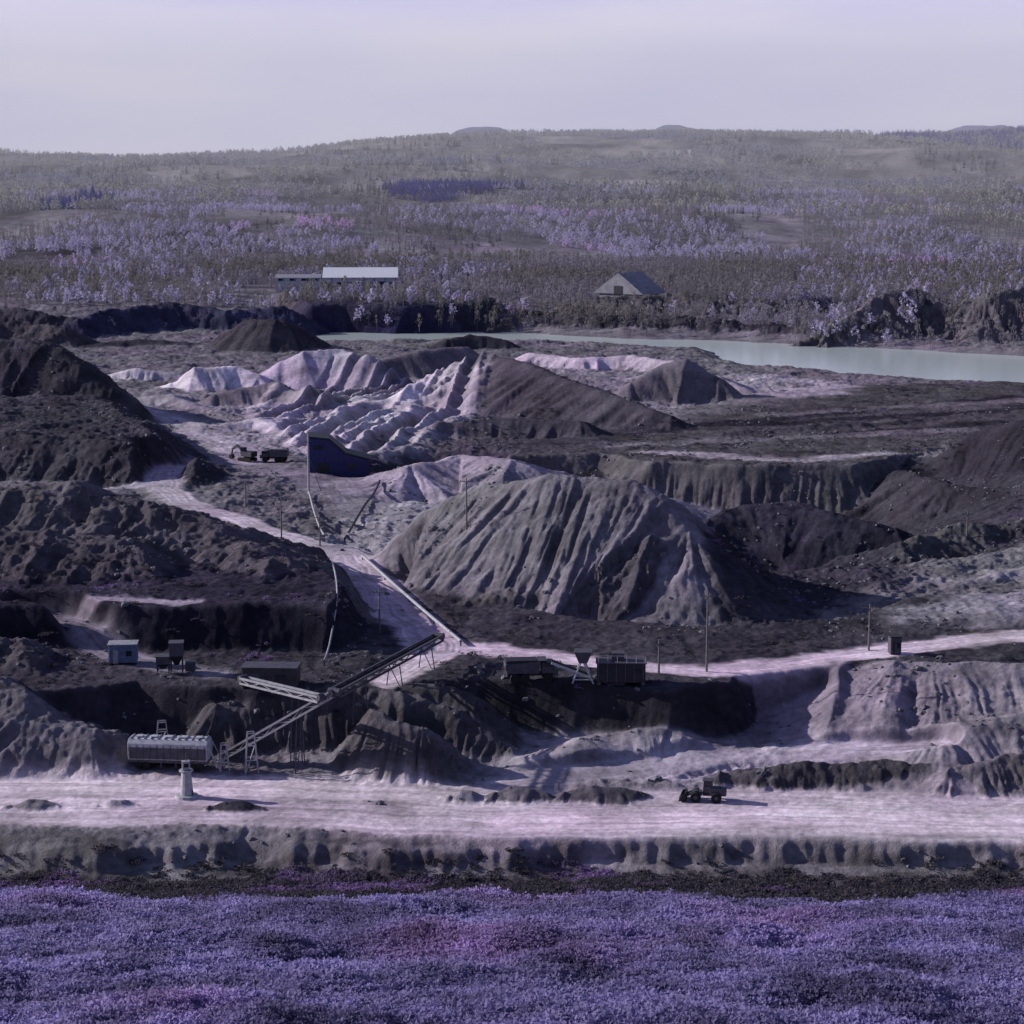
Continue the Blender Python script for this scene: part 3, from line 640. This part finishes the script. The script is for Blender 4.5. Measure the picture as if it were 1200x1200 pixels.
mb.box((0,0,4.2),(1.0,.9,1.1),pale2); mb.box((0,-.47,4.25),(.6,.04,.5),glass); mb.cyl((0,0,4.75),(0,0,5.8),.06,steel,n=6); mb.box((.5,-.3,.6),(.6,.5,.6),steel)
mb.obj("concrete_pedestal_tower",p,.2,bevel=.02)
def loader(name,p,rz,sc=1):
    mb=MB()
    for x in(-1.5,1.6):
        for y in(-1.05,1.05):
            mb.cyl((x,y-.3,.75),(x,y+.3,.75),.78,rubber,n=18); mb.cyl((x,y-.32,.75),(x,y+.32,.75),.30,steel,n=10)
    mb.box((-1.7,0,1.55),(2.5,1.7,1.1),steel); mb.box((-2.75,0,1.45),(.4,1.9,.8),steel); mb.box((-.2,0,1.1),(1.6,1.0,.5),dsteel)
    mb.box((1.4,0,1.2),(1.5,1.1,.6),steel)
    for sx in(-.9,.5):
        for sy in(-.7,.7): mb.beam((sx,sy,1.6),(sx*.8,sy*.95,3.2),.1,.1,steel)
    mb.box((-.2,0,2.0),(1.35,1.4,.7),steel); mb.box((-.2,0,2.75),(1.25,1.3,.75),glass); mb.box((-.2,0,3.25),(1.6,1.6,.14),steel)
    mb.cyl((-2.0,.4,2.1),(-2.0,.4,2.9),.07,dsteel,n=8)
    for y in(-.55,.55): mb.beam((1.2,y,1.7),(3.1,y,.75),.2,.34,steel); mb.beam((.9,y*.7,1.2),(2.2,y*.7,1.15),.12,.12,pale2)
    prof=[(3.0,1.35),(2.85,.7),(3.0,.2),(4.1,.1),(4.15,.2),(3.2,.35),(3.1,.75),(3.2,1.35)]
    mb.prism(prof,-1.4,1.4,dsteel)
    for y in(-1.4,1.36): mb.prism([(3.0,1.35),(2.85,.7),(3.0,.2),(4.1,.1),(3.7,1.1)],y,y+.04,dsteel)
    return mb.obj(name,p,rz,sc,bevel=.02)
loader("wheel_loader",at(828,938,0),math.pi-.15,.84)
def dumper(name,p,rz,sc=1):
    mb=MB()
    for x in(-2.2,-.9,2.2):
        for y in(-1.1,1.1): mb.cyl((x,y-.25,.65),(x,y+.25,.65),.66,rubber,n=16)
    mb.box((0,0,1.05),(6.4,1.2,.35),dsteel)
    prof=[(-3.5,2.0),(-3.2,1.35),(.9,1.3),(1.2,2.9),(.95,2.9),(-3.5,2.6)]
    mb.prism(prof,-1.3,1.3,steel); mb.box((-1.3,0,2.85),(4.2,2.3,.4),dsteel)
    mb.box((1.5,0,3.0),(1.2,2.5,.1),steel)
    mb.box((2.2,0,2.0),(1.6,2.2,1.5),steel); mb.box((2.3,0,2.4),(1.45,2.24,.55),glass); mb.box((3.25,0,1.3),(.6,2.1,.8),steel)
    return mb.obj(name,p,rz,sc,bevel=.02)
dumper("dump_truck",at(622,798,8),0.1,1.05)
dumper("dump_truck",at(322,541,6),3.0,1.0)
def excavator(name,p,rz,sc=1):
    mb=MB()
    for y in(-1.1,1.1): mb.prism([(-2,.15),(-1.7,0),(1.7,0),(2,.15),(2.1,.5),(1.7,.9),(-1.7,.9),(-2.1,.5)],y-.3,y+.3,rubber)
    mb.cyl((0,0,.8),(0,0,1.15),.8,dsteel,n=14); mb.box((-.5,0,1.8),(3.2,2.4,1.2),steel); mb.box((-1.9,0,1.8),(.7,2.3,1.3),dsteel)
    mb.box((.6,.7,2.6),(1.3,.95,1.6),glass); mb.box((.6,.7,3.45),(1.4,1.05,.12),steel)
    mb.beam((.9,-.2,2.0),(3.2,-.2,3.6),.4,.55,steel); mb.beam((3.1,-.2,3.7),(4.8,-.2,2.6),.4,.5,steel); mb.beam((4.7,-.2,2.8),(5.1,-.2,1.2),.3,.4,steel)
    mb.prism([(4.8,1.3),(5.5,1.2),(5.6,.4),(4.9,.1),(4.5,.5)],-.8,.4,dsteel)
    return mb.obj(name,p,rz,sc,bevel=.02)
excavator("excavator",at(290,540,6),2.6,1.0)
p=at(705,802,8); mb=MB()
mb.box((2.4,0,1.5),(6.0,2.6,2.4),dsteel); mb.box((2.4,0,2.75),(6.3,2.9,.14),steel)
for i in range(6): mb.box((-.4+i*1.1,-1.33,1.5),(.12,.1,2.3),steel)
mb.box((4.3,-1.35,1.7),(.9,.06,.6),glass)
mb.box((2.0,.2,3.3),(1.6,1.4,1.0),steel)
mb.prism([(-3.4,4.0),(-1.2,4.0),(-1.8,2.6),(-2.8,2.6)],-1.1,1.1,steel)
mb.beam((-6.2,-.6,2.5),(-1.4,-.6,.7),.18,.3,pale); mb.beam((-6.2,.6,2.5),(-1.4,.6,.7),.18,.3,pale); mb.beam((-6.2,0,2.7),(-1.4,0,.9),1.0,.06,rubber)
for y in(-.9,.9):
    mb.beam((-3.6,y,0),(-2.6,y,2.6),.18,.18,pale); mb.beam((-1.0,y,0),(-2.2,y,2.6),.18,.18,pale); mb.beam((-3.3,y,.5),(-1.3,y,.5),.12,.12,pale)
for x in(-.3,5.1): mb.box((x,0,.2),(.4,2.6,.5),steel)
mb.beam((-.4,-1.5,3.7),(5.4,-1.5,3.7),.06,.06,pale2)
for i in range(6): mb.beam((-.4+i*1.16,-1.5,2.8),(-.4+i*1.16,-1.5,3.7),.06,.06,pale2)
mb.obj("crushing_plant",p,-.05,1.12,bevel=.02)
def container(name,p,rz,L,W,H,mat,roofm):
    mb=MB(); mb.box((0,0,H/2+.2),(L,W,H),mat); mb.box((0,0,H+.26),(L+.25,W+.25,.14),roofm)
    n=int(L/.45)
    for i in range(n): mb.box((-L/2+.2+i*(L-.4)/max(1,n-1),-W/2-.03,H/2+.2),(.12,.06,H*.92),mat)
    mb.box((L*.22,-W/2-.05,H*.6),(L*.2,.05,H*.3),glass); mb.box((-L*.25,-W/2-.05,H*.42),(L*.18,.06,H*.75),roofm)
    for x in(-L/2+.3,L/2-.3): mb.box((x,0,.05),(.35,W,.35),dsteel)
    return mb.obj(name,p,rz,1,bevel=.02)
container("site_container",at(145,776,8),.1,4.0,2.6,2.6,blue,pale2)
container("low_plant_shed",at(318,803,8),-.05,7.6,3.4,2.6,(paintmat("brown_sheet",(.07,.062,.07),.7)),steel)
container("gate_hut",at(1048,766,8),.1,1.6,1.6,2.4,steel,dsteel)
p=at(205,788,8); mb=MB()
for cx,h in((.3,4.6),(-1.6,2.6)):
    for x in(-.8,.8):
        for y in(-.8,.8): mb.beam((cx+x,y,0),(cx+x,y,h*.6),.14,.14,steel)
    mb.box((cx,0,h*.75),(1.9,1.9,h*.4),steel); mb.box((cx,0,h*.96),(2.1,2.1,.12),steel)
    mb.add([(cx-.9,-.9,h*.55),(cx+.9,-.9,h*.55),(cx+.9,.9,h*.55),(cx-.9,.9,h*.55),(cx-.3,-.3,h*.25),(cx+.3,-.3,h*.25),(cx+.3,.3,h*.25),(cx-.3,.3,h*.25)],[(0,1,5,4),(1,2,6,5),(2,3,7,6),(3,0,4,7),(4,5,6,7)],dsteel)
mb.box((2.2,0,.9),(1.4,1.4,1.2),steel); mb.obj("loading_hopper",p,.1,1.0)
def frame(px,py,z,w,h):
    p=at(px,py,z); mb=MB()
    for x in(-w/2,w/2):
        for y in(-.8,.8): mb.beam((x,y,-.5),(x*.5,y*.6,h),.14,.14,pale2)
    for k in(.35,.7,1.0):
        ww=w/2*(1-.5*k); mb.beam((-ww,-.8*(1-.4*k),h*k),(ww,-.8*(1-.4*k),h*k),.12,.12,pale2); mb.beam((-ww,.8*(1-.4*k),h*k),(ww,.8*(1-.4*k),h*k),.12,.12,pale2)
    mb.beam((-w/2,-.8,0),(w/4,-.5,h*.7),.1,.1,pale2); mb.obj("steel_trestle",p,.2)
frame(190,856,3,2.0,4.2); frame(294,862,3,1.8,5.5); frame(262,868,3,1.4,3.5)
p=at(396,556,6); mb=MB()
mb.prism([(-7,-1),(7.5,-1),(7.5,4.0),(2,5.5),(-2,9.0),(-7,9.6)],-4,4,navy)
mb.prism([(-7.4,9.75),(-7.4,10.0),(-1.9,9.4),(2.1,5.9),(7.9,4.35),(7.9,4.1),(1.9,5.65),(-2.1,9.15)],-4.3,4.3,dsteel)
mb.box((-3.5,-4.05,1.7),(3,.1,3.4),dsteel); mb.box((3.5,-4.05,2.6),(2.2,.1,1.0),glass); mb.box((-4.5,-4.05,7.2),(2.2,.1,1.0),glass)
for i in range(15): mb.box((-6.9+i*1.0,-4.04,1.9),(.08,.08,3.8),navy)
mb.obj("crusher_house",p,.08,1.0)
def warehouse(name,px,py,d,L,W,H,R,wall,roof,rz=0,win=True):
    q=SD(px,py,d); g=min(float(HL(q[0]+dx,d+dy)) for dx in(-L/2,0,L/2) for dy in(-W/2,W/2)); mb=MB()
    zb=q[2]-g
    mb.box((0,0,(zb+H)/2-1),(L,W,zb+H+2-.02),wall)
    zt=zb+H
    mb.add([(-L/2-.5,-W/2-.6,zt),(L/2+.5,-W/2-.6,zt),(L/2+.5,0,zt+R),(-L/2-.5,0,zt+R),(-L/2-.5,W/2+.6,zt),(L/2+.5,W/2+.6,zt)],[(0,1,2,3),(3,2,5,4),(0,3,4),(1,5,2),(0,4,5,1)],roof)
    if win:
        n=int(L/5)
        for i in range(n):
            x=-L/2+2.5+i*(L-5)/max(1,n-1)
            mb.box((x,-W/2-.06,zb+H*.45),(2.6,.12,1.2),glass)
            mb.box((x+1.9,-W/2-.06,zb+H*.5),(.3,.16,H*.95),dsteel)
    mb.box((L*.3,-W/2-.1,zb+H*.32),(4,.2,H*.6),dsteel)
    return mb.obj(name,(q[0],d,g),rz)
gw=paintmat("grey_wall",(.45,.45,.52),.8)
warehouse("warehouse",423,336,1080,38,24,5.5,4.6,gw,white,.04)
warehouse("low_shed",350,329,1130,24,12,2.0,1.6,gw,pale2,.04)
# storage tent: fabric roof down to the ground
q=SD(738,343,1050); g=float(HL(q[0],1050)); zb=max(q[2]-g,0); mb=MB()
mb.box((0,0,zb/2-1.5),(20,24,zb+3),tent)
nx=10;prof=[(-15,0),(-10,3.6),(-5,7.2),(0,10.4),(5,7.2),(10,3.6),(15,0)]
vs=[];fs=[]
for i in range(nx+1):
    x=-11+22*i/nx
    for y,z in prof: vs.append((x,y,zb+z-(.12 if i%2 else 0)))
np_=len(prof)
for i in range(nx):
    for j in range(np_-1): a=i*np_+j; fs.append((a,a+1,a+np_+1,a+np_))
fs+=[tuple(range(np_)),tuple(range(nx*np_,(nx+1)*np_))[::-1]]
mb.add(vs,fs,tent); mb.box((-11.1,0,zb+2),(.2,5,4),dsteel)
mb.obj("storage_tent",(q[0],1050,g),.95)
print("objects",time.time()-T0)
# ------------------------------------------------------------------ atmospheric haze over the far country (a real volume of air)
mb=MB(); hm=bpy.data.materials.new("haze"); hm.use_nodes=True; nt=hm.node_tree; nt.nodes.clear()
o=nt.nodes.new('ShaderNodeOutputMaterial'); v=nt.nodes.new('ShaderNodeVolumeScatter'); v.inputs['Color'].default_value=(.90,.88,1,1); v.inputs['Density'].default_value=.00014
nt.links.new(v.outputs[0],o.inputs['Volume'])
mb.box((0,5750,260),(14000,8900,640),hm); mb.obj("haze")
# ------------------------------------------------------------------ light
EL=math.radians(22); AZ=math.radians(14)
Sv=Vector((-math.cos(EL)*math.cos(AZ),math.cos(EL)*math.sin(AZ),math.sin(EL)))
ld=bpy.data.lights.new("sun",'SUN'); lo=bpy.data.objects.new("sun",ld); scene.collection.objects.link(lo)
ld.energy=5.0; ld.angle=math.radians(.5); ld.color=(1.0,.96,.93); lo.rotation_euler=Sv.to_track_quat('Z','Y').to_euler(); lo.location=(-300,200,300)
w=bpy.data.worlds.new("World"); scene.world=w; w.use_nodes=True; nt=w.node_tree; N=nt.nodes; L=nt.links
bg=N['Background']; sk=N.new('ShaderNodeTexSky'); sk.sky_type='NISHITA'; sk.sun_disc=False; sk.sun_elevation=EL; sk.sun_rotation=math.atan2(Sv.x,Sv.y)
sk.air_density=1.0; sk.dust_density=.6; sk.ozone_density=2.0
tc=N.new('ShaderNodeTexCoord')
tint=N.new('ShaderNodeMix'); tint.data_type='RGBA'; tint.blend_type='MULTIPLY'; tint.inputs[0].default_value=1; tint.inputs[7].default_value=(.86,.76,1.02,1)
L.new(sk.outputs[0],tint.inputs[6])
sp=N.new('ShaderNodeSeparateXYZ'); L.new(tc.outputs['Generated'],sp.inputs[0])
hr=N.new('ShaderNodeMapRange'); hr.interpolation_type='SMOOTHSTEP'; hr.inputs[1].default_value=.065; hr.inputs[2].default_value=.17; hr.inputs[3].default_value=.95; hr.inputs[4].default_value=.04; L.new(sp.outputs['Z'],hr.inputs[0])
mp=N.new('ShaderNodeMapping'); mp.inputs['Scale'].default_value=(1.5,1.5,9); L.new(tc.outputs['Generated'],mp.inputs[0])
cn=N.new('ShaderNodeTexNoise'); cn.inputs['Scale'].default_value=2.6; cn.inputs['Detail'].default_value=6; L.new(mp.outputs[0],cn.inputs['Vector'])
cr=N.new('ShaderNodeMix'); cr.data_type='RGBA'; cr.inputs[6].default_value=(7.6,7.4,12.4,1); cr.inputs[7].default_value=(10.2,9.5,12.8,1)
c2=N.new('ShaderNodeMapRange'); c2.inputs[1].default_value=.36; c2.inputs[2].default_value=.66; L.new(cn.outputs['Fac'],c2.inputs[0]); L.new(c2.outputs[0],cr.inputs[0])
cl=N.new('ShaderNodeMix'); cl.data_type='RGBA'; L.new(hr.outputs[0],cl.inputs[0]); L.new(tint.outputs[2],cl.inputs[6]); L.new(cr.outputs[2],cl.inputs[7])
L.new(cl.outputs[2],bg.inputs['Color']); bg.inputs['Strength'].default_value=.09
print("done",time.time()-T0)
